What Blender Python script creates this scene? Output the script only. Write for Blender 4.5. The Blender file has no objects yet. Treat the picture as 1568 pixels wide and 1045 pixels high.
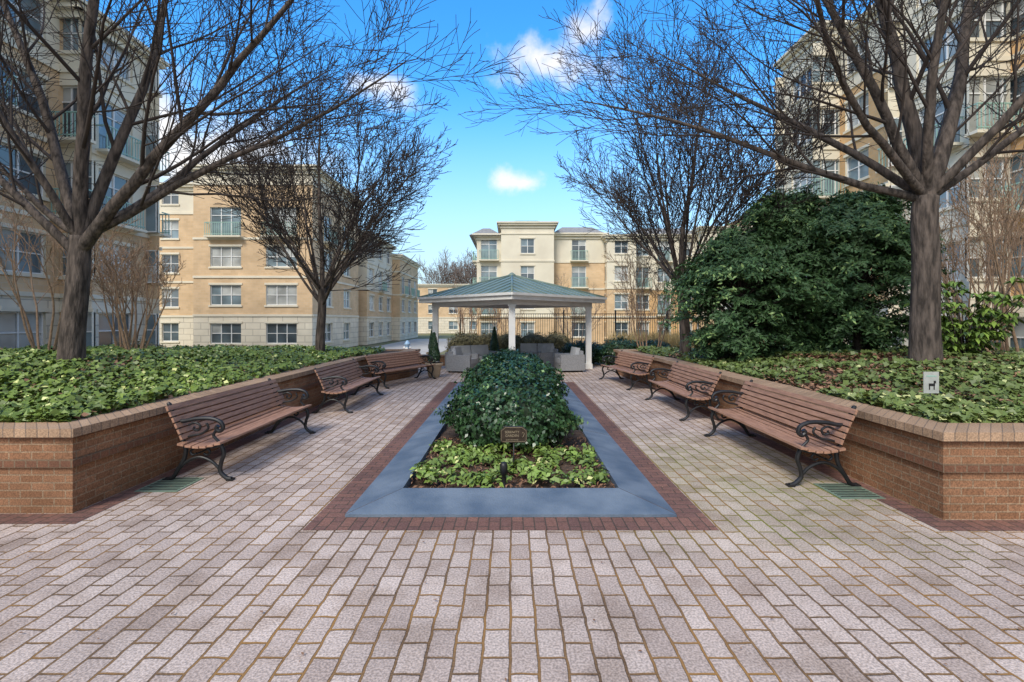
import bpy, math, random, bmesh
import numpy as np
from mathutils import Vector, Matrix
R=random.Random(7)
sc=bpy.context.scene
# ------------------------------------------------------------------ materials
def newmat(name):
    m=bpy.data.materials.new(name); m.use_nodes=True
    nt=m.node_tree; b=nt.nodes['Principled BSDF']; return m,nt,b
def nd(nt,t,**k):
    n=nt.nodes.new(t)
    for a,v in k.items(): setattr(n,a,v)
    return n
def c4(c): return (c[0],c[1],c[2],1)
def noisemix(nt,src,c1,c2,scale,detail=2,lo=.35,hi=.65):
    n=nd(nt,'ShaderNodeTexNoise'); n.inputs['Scale'].default_value=scale; n.inputs['Detail'].default_value=detail
    if src is not None: nt.links.new(src,n.inputs['Vector'])
    r=nd(nt,'ShaderNodeValToRGB'); r.color_ramp.elements[0].position=lo; r.color_ramp.elements[1].position=hi
    r.color_ramp.elements[0].color=c4(c1); r.color_ramp.elements[1].color=c4(c2)
    nt.links.new(n.outputs['Fac'],r.inputs['Fac']); return r.outputs['Color'],n
def mul(nt,a,b,fac=1,mode='MULTIPLY'):
    m=nd(nt,'ShaderNodeMix',data_type='RGBA',blend_type=mode)
    for i,v in ((0,fac),(6,a),(7,b)):
        if isinstance(v,(int,float)): m.inputs[i].default_value=v
        elif isinstance(v,tuple): m.inputs[i].default_value=c4(v)
        else: nt.links.new(v,m.inputs[i])
    return m.outputs[2]
def simple(name,c1,c2=None,scale=6,rough=.7,bump=.1,bscale=None,metal=0,spec=.4,stretch=None):
    m,nt,b=newmat(name); geo=nd(nt,'ShaderNodeNewGeometry'); src=geo.outputs['Position']
    if stretch:
        vm=nd(nt,'ShaderNodeVectorMath',operation='MULTIPLY'); nt.links.new(src,vm.inputs[0]); vm.inputs[1].default_value=stretch; src=vm.outputs[0]
    if c2 is None: c2=tuple(x*.8 for x in c1)
    col,n=noisemix(nt,src,c1,c2,scale,3)
    nt.links.new(col,b.inputs['Base Color']); b.inputs['Roughness'].default_value=rough
    b.inputs['Metallic'].default_value=metal; b.inputs['Specular IOR Level'].default_value=spec
    if bump>=.1:
        n2=nd(nt,'ShaderNodeTexNoise'); n2.inputs['Scale'].default_value=bscale or scale*8; n2.inputs['Detail'].default_value=2
        nt.links.new(src,n2.inputs['Vector'])
        bp=nd(nt,'ShaderNodeBump'); bp.inputs['Strength'].default_value=bump; bp.inputs['Distance'].default_value=.02
        nt.links.new(n2.outputs['Fac'],bp.inputs['Height']); nt.links.new(bp.outputs['Normal'],b.inputs['Normal'])
    return m
def brick(name,c1,c2,mortar,bw,rh,ms=.01,offset=.5,rough=.85,bump=.5,stain=.3,speck=.25,moss=False,smooth=.2,wob=True):
    m,nt,b=newmat(name)
    uv=nd(nt,'ShaderNodeUVMap'); geo=nd(nt,'ShaderNodeNewGeometry'); src=uv.outputs['UV']
    if wob:
        wn=nd(nt,'ShaderNodeTexNoise'); wn.inputs['Scale'].default_value=9; wn.inputs['Detail'].default_value=1; nt.links.new(uv.outputs['UV'],wn.inputs['Vector'])
        vm=nd(nt,'ShaderNodeVectorMath',operation='MULTIPLY_ADD'); 
        nt.links.new(wn.outputs['Color'],vm.inputs[0]); vm.inputs[1].default_value=(.02,.02,0) if bw>.22 else (.004,.004,0)
        nt.links.new(uv.outputs['UV'],vm.inputs[2]); src=vm.outputs[0]
    t=nd(nt,'ShaderNodeTexBrick'); t.offset=offset; t.squash=1
    nt.links.new(src,t.inputs['Vector'])
    t.inputs['Color1'].default_value=c4(c1); t.inputs['Color2'].default_value=c4(c2); t.inputs['Mortar'].default_value=c4(mortar)
    t.inputs['Scale'].default_value=1; t.inputs['Mortar Size'].default_value=ms; t.inputs['Mortar Smooth'].default_value=smooth
    t.inputs['Brick Width'].default_value=bw; t.inputs['Row Height'].default_value=rh; t.inputs['Bias'].default_value=0
    col=t.outputs['Color']
    s1,_=noisemix(nt,geo.outputs['Position'],(1-stain,)*3,(1.1,1.1,1.1),.8,4,.3,.7)
    col=mul(nt,col,s1); n2=None
    if wob:
        s2,n2=noisemix(nt,geo.outputs['Position'],(1-speck,)*3,(1+speck*.6,)*3,75,1,.35,.65); col=mul(nt,col,s2)
    if moss:
        vd=nd(nt,'ShaderNodeVectorMath',operation='DISTANCE'); nt.links.new(geo.outputs['Position'],vd.inputs[0]); vd.inputs[1].default_value=(2.5,5.6,0)
        mr=nd(nt,'ShaderNodeMapRange'); nt.links.new(vd.outputs['Value'],mr.inputs[0]); mr.inputs[1].default_value=2.5; mr.inputs[2].default_value=.5; mr.inputs[3].default_value=0; mr.inputs[4].default_value=1
        mn=nd(nt,'ShaderNodeTexNoise'); mn.inputs['Scale'].default_value=5; mn.inputs['Detail'].default_value=5; nt.links.new(geo.outputs['Position'],mn.inputs['Vector'])
        mm=nd(nt,'ShaderNodeMath',operation='MULTIPLY'); nt.links.new(mr.outputs[0],mm.inputs[0]); nt.links.new(mn.outputs['Fac'],mm.inputs[1])
        ma=nd(nt,'ShaderNodeMath',operation='MULTIPLY_ADD'); nt.links.new(t.outputs['Fac'],ma.inputs[0]); ma.inputs[1].default_value=1.4; ma.inputs[2].default_value=.26
        m3=nd(nt,'ShaderNodeMath',operation='MULTIPLY',use_clamp=True); nt.links.new(mm.outputs[0],m3.inputs[0]); nt.links.new(ma.outputs[0],m3.inputs[1])
        m4=nd(nt,'ShaderNodeMath',operation='MULTIPLY',use_clamp=True); nt.links.new(m3.outputs[0],m4.inputs[0]); m4.inputs[1].default_value=2.4
        col=mul(nt,col,(.21,.20,.03),m4.outputs[0],'MIX')
        jn=nd(nt,'ShaderNodeTexNoise'); jn.inputs['Scale'].default_value=1.3; jn.inputs['Detail'].default_value=3; nt.links.new(geo.outputs['Position'],jn.inputs['Vector'])
        j1=nd(nt,'ShaderNodeMapRange'); nt.links.new(jn.outputs['Fac'],j1.inputs[0]); j1.inputs[1].default_value=.42; j1.inputs[2].default_value=.62
        j2=nd(nt,'ShaderNodeMath',operation='MULTIPLY'); nt.links.new(j1.outputs[0],j2.inputs[0]); nt.links.new(t.outputs['Fac'],j2.inputs[1])
        col=mul(nt,col,(.32,.17,.055),j2.outputs[0],'MIX')
        dn,_=noisemix(nt,geo.outputs['Position'],(.80,.77,.74),(1,1,1),2.6,5,.36,.5); col=mul(nt,col,dn)
    nt.links.new(col,b.inputs['Base Color']); b.inputs['Roughness'].default_value=rough; b.inputs['Specular IOR Level'].default_value=.3
    if bump>.15:
        inv=nd(nt,'ShaderNodeMath',operation='MULTIPLY_ADD'); nt.links.new(t.outputs['Fac'],inv.inputs[0]); inv.inputs[1].default_value=-1
        if n2: nt.links.new(mul(nt,n2.outputs['Fac'],(.25,.25,.25)),inv.inputs[2])
        bp=nd(nt,'ShaderNodeBump'); bp.inputs['Strength'].default_value=bump; bp.inputs['Distance'].default_value=.012
        nt.links.new(inv.outputs[0],bp.inputs['Height']); nt.links.new(bp.outputs['Normal'],b.inputs['Normal'])
    return m
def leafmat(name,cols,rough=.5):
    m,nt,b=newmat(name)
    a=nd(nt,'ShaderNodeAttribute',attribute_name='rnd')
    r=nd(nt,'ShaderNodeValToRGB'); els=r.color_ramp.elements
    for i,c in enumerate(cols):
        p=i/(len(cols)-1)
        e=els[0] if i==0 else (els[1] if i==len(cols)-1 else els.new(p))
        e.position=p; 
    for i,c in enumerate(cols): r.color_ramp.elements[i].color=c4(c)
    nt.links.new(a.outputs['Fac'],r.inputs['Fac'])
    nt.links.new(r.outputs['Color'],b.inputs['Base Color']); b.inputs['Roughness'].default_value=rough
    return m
M={}
M['paver']=brick('paver_mat',(.60,.49,.425),(.44,.345,.295),(.20,.125,.07),.235,.15,.009,stain=.2,moss=True,bump=.9,smooth=.35,speck=.32)
M['redpaver']=brick('red_paver_mat',(.24,.12,.09),(.17,.09,.075),(.09,.065,.05),.2,.1,.006,stain=.3,bump=.6)
M['wallbrick']=brick('planter_brick_mat',(.36,.185,.10),(.27,.132,.068),(.35,.24,.15),.21,.072,.007,stain=.45,speck=.3,smooth=.2)
M['walldark']=brick('planter_dark_brick_mat',(.23,.105,.058),(.17,.08,.048),(.2,.14,.09),.105,.072,.007)
M['cap']=brick('planter_cap_mat',(.50,.33,.21),(.37,.24,.15),(.25,.18,.13),.105,3,.006,stain=.38)
M['tan']=brick('tan_brick_mat',(.68,.48,.285),(.61,.425,.245),(.62,.48,.33),.4,.2,.01,stain=.14,bump=0,speck=.05,wob=False)
M['orange']=brick('orange_brick_mat',(.68,.42,.20),(.60,.37,.17),(.56,.42,.27),.4,.2,.01,stain=.14,bump=0,speck=.05,wob=False)
M['stone']=brick('stone_base_mat',(.74,.66,.52),(.68,.61,.48),(.48,.42,.33),1.2,.52,.03,stain=.12,bump=0,speck=.05,wob=False)
M['cream']=simple('cream_stucco_mat',(.75,.68,.53),(.67,.60,.465),.6,.8,0)
M['white']=simple('white_paint_mat',(.80,.79,.76),(.72,.71,.68),3,.5,.0)
M['sign']=simple('sign_panel_mat',(.42,.43,.40),(.36,.37,.34),20,.6,.0)
M['green']=simple('green_metal_mat',(.33,.5,.42),(.28,.44,.37),2,.45,0)
M['roofgray']=simple('gray_roof_mat',(.22,.21,.2),(.28,.27,.25),4,.8,0)
M['concrete']=simple('blue_concrete_mat',(.08,.115,.165),(.15,.19,.24),2.6,.75,.35,60)
M['path']=simple('concrete_path_mat',(.46,.44,.40),(.38,.36,.33),1,.9,0)
M['soil']=simple('soil_mat',(.05,.03,.02),(.11,.07,.045),14,.95,1,40)
M['grass']=simple('ground_mat',(.13,.15,.05),(.2,.17,.09),.5,.95,.4,8)
M['iron']=simple('black_iron_mat',(.010,.010,.011),(.018,.018,.019),12,.42,0,spec=.4)
M['wood']=simple('bench_wood_mat',(.42,.235,.155),(.28,.15,.10),5,.55,.15,20,stretch=(8,1,8))
M['bark']=simple('bark_mat',(.036,.028,.023),(.135,.105,.086),9,.9,1,20,stretch=(1.8,1.8,.4))
M['twig']=simple('twig_mat',(.040,.030,.025),(.062,.046,.038),3,.9,0)
M['bark2']=simple('tan_bark_mat',(.42,.28,.18),(.28,.18,.11),11,.9,0)
M['farbark']=simple('far_bark_mat',(.16,.12,.1),(.22,.17,.14),3,.9,0)
M['wicker']=simple('gray_wicker_mat',(.22,.225,.235),(.32,.32,.33),40,.7,.5,120)
M['cushion']=simple('gray_cushion_mat',(.36,.37,.39),(.42,.43,.45),6,.9,0)
M['pot']=simple('terracotta_pot_mat',(.52,.40,.27),(.44,.33,.22),5,.8,0)
M['ceil']=simple('gazebo_ceiling_mat',(.40,.36,.3),(.34,.3,.25),2,.7,0)
M['copper']=simple('green_metal_roof_mat',(.15,.205,.165),(.20,.255,.21),1.5,.5,0,metal=.1)
M['drain']=simple('green_grate_mat',(.13,.19,.14),(.18,.23,.17),20,.7,0)
M['hyd']=simple('hydrant_mat',(.25,.4,.55),(.3,.45,.6),5,.5,0)
M['bronze']=simple('bronze_plaque_mat',(.045,.032,.022),(.07,.05,.035),20,.4,0,metal=.5)
M['gold']=simple('pale_letter_mat',(.35,.28,.18),None,5,.5,0)
def glass(name,c,r=.06):
    m,nt,b=newmat(name); geo=nd(nt,'ShaderNodeNewGeometry')
    col,_=noisemix(nt,geo.outputs['Position'],c,tuple(x*.55 for x in c),.9,1)
    nt.links.new(col,b.inputs['Base Color']); b.inputs['Roughness'].default_value=r; b.inputs['Specular IOR Level'].default_value=1
    return m
M['g0']=glass('window_glass_dark',(.09,.12,.14)); M['g1']=glass('window_glass_mid',(.22,.29,.32)); M['g2']=glass('window_glass_blind',(.5,.51,.48),.25)
# ------------------------------------------------------------------ mesh builder
class MB:
    def __init__(s): s.v=[];s.f=[];s.m=[];s.uv=[];s.mats=[];s.sm=[]
    def mi(s,k):
        if k not in s.mats: s.mats.append(k)
        return s.mats.index(k)
    def poly(s,pts,mat,uv=None,smooth=False):
        n=len(s.v); s.v+= [tuple(p) for p in pts]; s.f.append(tuple(range(n,n+len(pts)))); s.m.append(s.mi(mat)); s.sm.append(smooth)
        if uv is None:
            a=Vector(pts[0]);e1=Vector(pts[1])-a;e2=Vector(pts[2])-a;nn=e1.cross(e2)
            ax=max(range(3),key=lambda i:abs(nn[i]))
            uv=[((p[1],p[2]) if ax==0 else (p[0],p[2]) if ax==1 else (p[1],p[0])) for p in pts]
        s.uv+=uv
    def box(s,x0,x1,y0,y1,z0,z1,mat,T=None):
        P=[(x,y,z) for z in (z0,z1) for y in (y0,y1) for x in (x0,x1)]
        F=[(0,2,3,1),(4,5,7,6),(0,1,5,4),(2,6,7,3),(0,4,6,2),(1,3,7,5)]
        for f in F:
            pts=[P[i] for i in f]
            if T is not None: s.poly([tuple(T@Vector(p)) for p in pts],mat)
            else: s.poly(pts,mat)
    def frus(s,cx,cy,z0,z1,a0,b0,a1,b1,mat):
        lo=[(cx-a0,cy-b0,z0),(cx+a0,cy-b0,z0),(cx+a0,cy+b0,z0),(cx-a0,cy+b0,z0)]
        hi=[(cx-a1,cy-b1,z1),(cx+a1,cy-b1,z1),(cx+a1,cy+b1,z1),(cx-a1,cy+b1,z1)]
        for i in range(4):
            j=(i+1)%4; s.poly([lo[i],lo[j],hi[j],hi[i]],mat)
        s.poly(hi,mat); s.poly(lo[::-1],mat)
    def tube(s,pts,rad,mat,sides=6,cap=True):
        pts=[Vector(p) for p in pts]; n0=len(s.v); n=len(pts); up=None
        mi=s.mi(mat)
        for i,p in enumerate(pts):
            d=(pts[min(i+1,n-1)]-pts[max(i-1,0)])
            if d.length<1e-9: d=Vector((0,0,1))
            d.normalize()
            if up is None: up=d.orthogonal().normalized()
            else:
                up=(up-d*up.dot(d)); 
                if up.length<1e-6: up=d.orthogonal()
                up.normalize()
            b=d.cross(up); r=rad[i] if hasattr(rad,'__len__') else rad
            for k in range(sides):
                a=2*math.pi*k/sides; s.v.append(tuple(p+up*(math.cos(a)*r)+b*(math.sin(a)*r)))
        for i in range(n-1):
            for k in range(sides):
                k2=(k+1)%sides
                s.f.append((n0+i*sides+k,n0+i*sides+k2,n0+(i+1)*sides+k2,n0+(i+1)*sides+k)); s.m.append(mi); s.sm.append(True)
                s.uv+=[(0,0)]*4
        if cap:
            s.f.append(tuple(n0+(n-1)*sides+k for k in range(sides))); s.m.append(mi); s.sm.append(False); s.uv+=[(0,0)]*sides
            s.f.append(tuple(n0+k for k in range(sides))[::-1]); s.m.append(mi); s.sm.append(False); s.uv+=[(0,0)]*sides
    def lathe(s,prof,cx,cy,mat,sides=20):
        s.tube([(cx,cy,z) for r,z in prof],[r for r,z in prof],mat,sides)
    def make(s,name,parent=None,bevel=0):
        me=bpy.data.meshes.new(name); me.from_pydata(s.v,[],s.f); 
        u=me.uv_layers.new(name='UVMap'); u.data.foreach_set('uv',[c for q in s.uv for c in q])
        for k in s.mats: me.materials.append(M[k])
        me.polygons.foreach_set('material_index',s.m); me.polygons.foreach_set('use_smooth',s.sm)
        o=bpy.data.objects.new(name,me); sc.collection.objects.link(o)
        if parent: o.parent=parent
        if bevel:
            b=o.modifiers.new('bevel','BEVEL'); b.width=bevel; b.segments=2; b.limit_method='ANGLE'
        return o
def empty(name,loc=(0,0,0)):
    e=bpy.data.objects.new(name,None); e.location=loc; sc.collection.objects.link(e); return e
def smoothpts(P,n=5):
    P=[Vector(p) for p in P]; out=[]
    for i in range(len(P)-1):
        p0=P[max(i-1,0)];p1=P[i];p2=P[i+1];p3=P[min(i+2,len(P)-1)]
        for k in range(n):
            t=k/n; out.append(.5*((2*p1)+(p2-p0)*t+(2*p0-5*p1+4*p2-p3)*t*t+(3*p1-p0-3*p2+p3)*t**3))
    out.append(P[-1]); return out
rs=np.random.RandomState(3)
def leaves(name,C,N,size,aspect,mat,rnd,parent=None,T=None,fold=.15):
    n=len(C); C=np.asarray(C);N=np.asarray(N); N=N/(np.linalg.norm(N,axis=1,keepdims=True)+1e-9)
    if T is None: T=rs.normal(size=(n,3))
    T=T-N*(T*N).sum(1,keepdims=True); T/=np.linalg.norm(T,axis=1,keepdims=True)+1e-9
    B=np.cross(N,T); s=size[:,None]
    V=np.empty((n,4,3)); V[:,0]=C-T*s*.5; V[:,1]=C+B*s*aspect*.5-T*s*.05+N*s*fold; V[:,2]=C+T*s*.5; V[:,3]=C-B*s*aspect*.5-T*s*.05+N*s*fold
    me=bpy.data.meshes.new(name); me.vertices.add(n*4); me.vertices.foreach_set('co',V.reshape(-1))
    me.loops.add(n*4); me.loops.foreach_set('vertex_index',np.arange(n*4,dtype=np.int32))
    me.polygons.add(n); me.polygons.foreach_set('loop_start',np.arange(0,n*4,4,dtype=np.int32))
    try: me.polygons.foreach_set('loop_total',np.full(n,4,dtype=np.int32))
    except Exception: pass
    me.update(calc_edges=True)
    a=me.attributes.new('rnd','FLOAT','POINT'); a.data.foreach_set('value',np.repeat(rnd,4).astype(np.float32))
    me.materials.append(mat); o=bpy.data.objects.new(name,me); sc.collection.objects.link(o)
    if parent: o.parent=parent
    return o
# ------------------------------------------------------------------ ground
g=MB(); g.poly([(-900,-900,-.95),(900,-900,-.95),(900,900,-.95),(-900,900,-.95)],'grass'); g.make('ground')
g=MB(); g.box(-16,16,-8,24.6,-1.2,0,'paver'); g.make('paved_courtyard')
g=MB(); g.poly([(-60,30,-.94),(-14,30,-.94),(-14,36,-.94),(-60,36,-.94)],'path')
g.poly([(-14,27,-.94),(-6,27,-.94),(-6,70,-.94),(-14,70,-.94)],'path'); g.make('concrete_path')
X0,X1,Y0,Y1=-1.52,1.5,4.4,13.7; w=.43; h=.12
g=MB()
o=[(X0,Y0),(X1,Y0),(X1,Y1),(X0,Y1)]; i_=[(X0+w,Y0+w),(X1-w,Y0+w),(X1-w,Y1-w),(X0+w,Y1-w)]
for k in range(4):
    j=(k+1)%4
    a,b,c,d=o[k],o[j],i_[j],i_[k]
    g.poly([(*a,.004),(*b,.004),(*b,.03),(*a,.03)],'concrete')
    g.poly([(*a,.03),(*b,.03),(*c,h),(*d,h)],'concrete')
    g.poly([(*d,h),(*c,h),(*c,0),(*d,0)],'concrete')
for k in range(4):
    a,d=o[k],i_[k]; g.tube([(*a,.0285),(*d,h-.0015)],.003,'soil',5)
for yy in (7.4,10.4):
    for a,b in (((X0,yy,.0285),(X0+w,yy,h-.0015)),((X1,yy,.0285),(X1-w,yy,h-.0015))): g.tube([a,b],.003,'soil',5)
g.make('planter_kerb')
g=MB()
def soilh(x,y): return .055+.025*math.sin(x*5+y*3)+.02*math.sin(y*7)
for i in range(10):
    for j in range(40):
        xs=[X0+w+(X1-X0-2*w)*k/10 for k in (i,i+1)]; ys=[Y0+w+(Y1-Y0-2*w)*k/40 for k in (j,j+1)]
        g.poly([(xs[0],ys[0],soilh(xs[0],ys[0])),(xs[1],ys[0],soilh(xs[1],ys[0])),(xs[1],ys[1],soilh(xs[1],ys[1])),(xs[0],ys[1],soilh(xs[0],ys[1]))],'soil',smooth=True)
g.make('planter_soil')
g=MB(); b=.27; z=.004
def strip(x0,x1,y0,y1,alongy):
    pts=[(x0,y0,z),(x1,y0,z),(x1,y1,z),(x0,y1,z)]
    g.poly(pts,'redpaver',[(p[0],p[1]) if alongy else (p[1],p[0]) for p in pts])
strip(X0-b,X1+b,Y0-b,Y0,False); strip(X0-b,X0,Y0,Y1,True); strip(X1,X1+b,Y0,Y1,True); strip(X0-b,X1+b,Y1,Y1+b,False)
WL,WR=-4.07,3.87; WYL,WYR=4.48,4.34
strip(WL,WL+.22,WYL-.22,13,True); strip(-16,WL,WYL-.22,WYL,False)
strip(WR-.22,WR,WYR-.22,13,True); strip(WR,16,WYR-.22,WYR,False)
g.make('red_paver_border')
# ------------------------------------------------------------------ planter walls
def wall(name,path,close_in):
    g=MB(); th=.32
    P=[Vector(p) for p in path]
    def off(d):
        out=[]
        for i in range(len(P)):
            ns=[]
            if i>0: e=(P[i]-P[i-1]).normalized(); ns.append(Vector((-e.y,e.x)))
            if i<len(P)-1: e=(P[i+1]-P[i]).normalized(); ns.append(Vector((-e.y,e.x)))
            if len(ns)==2:
                s=(ns[0]+ns[1]); s=s/ s.length_squared*2
            else: s=ns[0]
            out.append(P[i]+s*d*close_in)
        return out
    def band(d0,d1,z0,z1,mat,matt=None):
        A=off(d0);B=off(d1); u=0
        for i in range(len(P)-1):
            L=(P[i+1]-P[i]).length
            a0,a1,b0,b1=A[i],A[i+1],B[i],B[i+1]
            uv=[(u,z0),(u+L,z0),(u+L,z1),(u,z1)]
            g.poly([(*a0,z0),(*a1,z0),(*a1,z1),(*a0,z1)],mat,uv)
            g.poly([(*b0,z0),(*b1,z0),(*b1,z1),(*b0,z1)],mat,uv)
            g.poly([(*a0,z1),(*a1,z1),(*b1,z1),(*b0,z1)],matt or mat,[(u,.5),(u+L,.5),(u+L,.9),(u,.9)])
            g.poly([(*a0,z0),(*a1,z0),(*b1,z0),(*b0,z0)],mat,[(u,.5),(u+L,.5),(u+L,.9),(u,.9)])
            u+=L
        for k in (0,-1): g.poly([(*A[k],z0),(*B[k],z0),(*B[k],z1),(*A[k],z1)],mat)
    band(.015,th,0,.432,'wallbrick'); band(-.012,th+.002,.432,.504,'walldark'); band(.004,th,.504,.70,'wallbrick')
    band(-.02,th+.01,.70,.722,'walldark')
    band(-.05,th+.03,.722,.80,'cap')
    return g.make(name,bevel=.012)
wall('brick_planter_wall',[(-16,WYL),(WL,WYL),(WL,13.0),(-3.2,15.2),(-3.2,16.6),(-10,16.6)],1)
wall('brick_planter_wall',[(16,WYR),(WR,WYR),(WR,12.6),(3.5,14.9),(3.5,16.4),(14,16.4)],-1)
g=MB(); g.box(-3.9,-2.5,19.0,19.3,0,.36,'wallbrick'); g.box(-3.95,-2.45,18.96,19.34,.361,.42,'cap'); g.make('low_brick_wall',bevel=.01)
def sstep(t): t=np.clip(t,0,1); return t*t*(3-2*t)
def hbed(x,y,side):
    d=np.minimum(np.abs(x)-4.25,y-4.75)
    h=.74+.30*sstep(d/3.0)*(1-.85*sstep((y-9)/5))
    return h+.03*np.sin(x*2.1+1)*np.cos(y*1.7)+.02*np.sin(x*5.3+y*4.1)
def infarea(x,y,side):
    ax=np.abs(x); lim=np.where(y>13,np.clip(4.3-(y-13)*.36,3.6,4.3),4.35 if side<0 else 4.15)
    return (ax>lim)&(y>4.72)&(y<16.4)
for side in (-1,1):
    g=MB(); nx,ny=46,44
    xs=np.linspace(4.2,16,nx); ys=np.linspace(4.6,16.3,ny)
    for y in ys:
        for x in xs: g.v.append((side*x if y<13 else side*(x-(4.2-3.62)*min(1,(y-13)/2)*(1-(x-4.2)/11.8)),y,float(hbed(x,y,side))))
    mi=g.mi('soil')
    for j in range(ny-1):
        for i in range(nx-1):
            g.f.append((j*nx+i,j*nx+i+1,(j+1)*nx+i+1,(j+1)*nx+i)); g.m.append(mi); g.sm.append(True); g.uv+=[(0,0)]*4
    g.make('planting_bed_soil')
def ivy(name,side,N,mat):
    y=4.72+11.6*rs.rand(N)**1.7; x=side*(4.2+11.5*rs.rand(N)**1.25)
    k=infarea(x,y,side)
    x=x[k];y=y[k]
    p=np.sin(x*1.3+2*side)*np.sin(y*1.1+x*.6)+.6*np.sin(x*3.1+y*2.3)+.4*np.sin(x*7.3+1)*np.sin(y*6.1)
    thr=-1.0 if side<0 else -.15
    k=(p+rs.normal(size=len(x))*.4)>thr; x=x[k];y=y[k];p=p[k]
    z=hbed(x,y,side)+rs.rand(len(x))*.12+.015+.03*np.sin(x*9)*np.sin(y*8)
    n=rs.normal(size=(len(x),3))*.48+np.array([0,-.3,1]); n[:,2]=np.abs(n[:,2])
    s=.045+.055*rs.rand(len(x)); s*=1+.02*(y-5)
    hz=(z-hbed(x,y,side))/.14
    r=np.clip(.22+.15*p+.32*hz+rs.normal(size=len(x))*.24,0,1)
    leaves(name,np.c_[x,y,z],n,s,.95,mat,r)
LM={}
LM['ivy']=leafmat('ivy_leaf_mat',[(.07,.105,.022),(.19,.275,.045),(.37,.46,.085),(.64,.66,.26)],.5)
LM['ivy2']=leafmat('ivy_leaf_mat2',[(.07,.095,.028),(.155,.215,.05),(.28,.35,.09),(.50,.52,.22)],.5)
LM['litter']=leafmat('dry_leaf_mat',[(.18,.09,.05),(.34,.19,.11),(.48,.32,.19)],.8)
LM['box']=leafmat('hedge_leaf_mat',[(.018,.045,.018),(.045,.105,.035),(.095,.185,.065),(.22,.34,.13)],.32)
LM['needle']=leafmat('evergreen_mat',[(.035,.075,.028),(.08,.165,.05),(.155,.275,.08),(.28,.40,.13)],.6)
LM['cover']=leafmat('groundcover_mat',[(.10,.15,.03),(.22,.33,.06),(.42,.50,.13),(.6,.6,.25)])
LM['brownhedge']=leafmat('brown_hedge_mat',[(.11,.10,.04),(.24,.20,.09),(.32,.25,.12)],.7)
LM['mag']=leafmat('magnolia_leaf_mat',[(.09,.15,.04),(.22,.33,.06),(.48,.50,.11)],.35)
LM['reed']=leafmat('reed_mat',[(.35,.25,.1),(.5,.38,.18),(.55,.45,.26)],.7)
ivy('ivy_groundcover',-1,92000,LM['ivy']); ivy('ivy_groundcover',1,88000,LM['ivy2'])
def litter(name,side,N):
    y=4.8+10*rs.rand(N)**1.5; x=side*(4.3+10*rs.rand(N)); k=infarea(x,y,side); x=x[k];y=y[k]
    z=hbed(x,y,side)+.02+rs.rand(len(x))*.075
    n=rs.normal(size=(len(x),3))*.35+np.array([0,0,1])
    leaves(name,np.c_[x,y,z],n,.05+.05*rs.rand(len(x)),.6,LM['litter'],rs.rand(len(x)))
litter('leaf_litter',1,26000); litter('leaf_litter',-1,13000)
n=320; x=rs.uniform(-4,4,n); y=rs.uniform(2.2,14,n); leaves('fallen_leaves',np.c_[x,y,np.full(n,.014)],rs.normal(size=(n,3))*.1+np.array([0,0,1]),.015+.02*rs.rand(n),.5,LM['litter'],rs.rand(n))
# ------------------------------------------------------------------ foliage blobs
def blobhedge(name,blobs,N,mat,size,core=(.02,.035,.016),aspect=.6,zmin=.05,seed=1,lump=.09,corek=.86,shell=.16,upbias=.3,sprig=.3):
    r=np.random.RandomState(seed); par=empty(name)
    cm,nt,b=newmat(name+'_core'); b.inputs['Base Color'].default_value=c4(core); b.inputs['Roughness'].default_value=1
    vol=np.array([(B[3]*B[4]+B[4]*B[5]+B[3]*B[5]) for B in blobs]); cnt=(N*vol/vol.sum()).astype(int)
    allC=[];allN=[];allK=[]
    for B,c in zip(blobs,cnt):
        m=max(1,c//9); d=r.normal(size=(m,3)); d/=np.linalg.norm(d,axis=1,keepdims=True)
        ph=r.rand(3)*6
        l=1+lump*(np.sin(d[:,0]*5+ph[0])*np.cos(d[:,1]*5+ph[1])+.7*np.sin(d[:,2]*8+ph[2]+d[:,0]*7))
        rad=l*(1-shell*r.rand(m)**1.4+.10*r.rand(m)*(r.rand(m)<sprig))
        p=d*rad[:,None]*np.array(B[3:6])+np.array(B[:3])
        p=np.repeat(p,9,0)+r.normal(size=(m*9,3))*size*.55; dd=np.repeat(d,9,0)
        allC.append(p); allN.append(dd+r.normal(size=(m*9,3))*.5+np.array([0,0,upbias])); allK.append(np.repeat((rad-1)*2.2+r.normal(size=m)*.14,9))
        bm=bmesh.new(); bmesh.ops.create_icosphere(bm,subdivisions=3,radius=1)
        for v in bm.verts:
            e=v.co; L=1+lump*(math.sin(e.x*5+ph[0])*math.cos(e.y*5+ph[1])+.7*math.sin(e.z*8+ph[2]+e.x*7))
            v.co=Vector((e.x*B[3]*L*corek+B[0],e.y*B[4]*L*corek+B[1],e.z*B[5]*L*corek+B[2]))
        me=bpy.data.meshes.new('core'); bm.to_mesh(me); bm.free(); me.materials.append(cm)
        ob=bpy.data.objects.new('core',me); sc.collection.objects.link(ob); ob.parent=par
    C=np.vstack(allC);Nn=np.vstack(allN);K=np.concatenate(allK)
    keep=C[:,2]>zmin
    for B in blobs:
        q=(((C-np.array(B[:3]))/np.array(B[3:6]))**2).sum(1); keep&=q>.6
    C=C[keep];Nn=Nn[keep];K=K[keep]
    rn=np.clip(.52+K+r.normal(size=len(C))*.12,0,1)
    leaves('foliage',C,Nn,size*(.7+.6*r.rand(len(C))),aspect,mat,rn,par)
    return par
bl=[(-.02,7.05,.44,.86,.95,.50),(.05,8.4,.5,.84,1.0,.52),(-.05,9.8,.5,.86,1.05,.50),(.05,11.2,.5,.84,1.0,.52),(0,12.4,.48,.84,.9,.50)]
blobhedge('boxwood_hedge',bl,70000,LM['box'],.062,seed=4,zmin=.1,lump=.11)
r=np.random.RandomState(9); cl=[];cn=[];cr=[]
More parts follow.
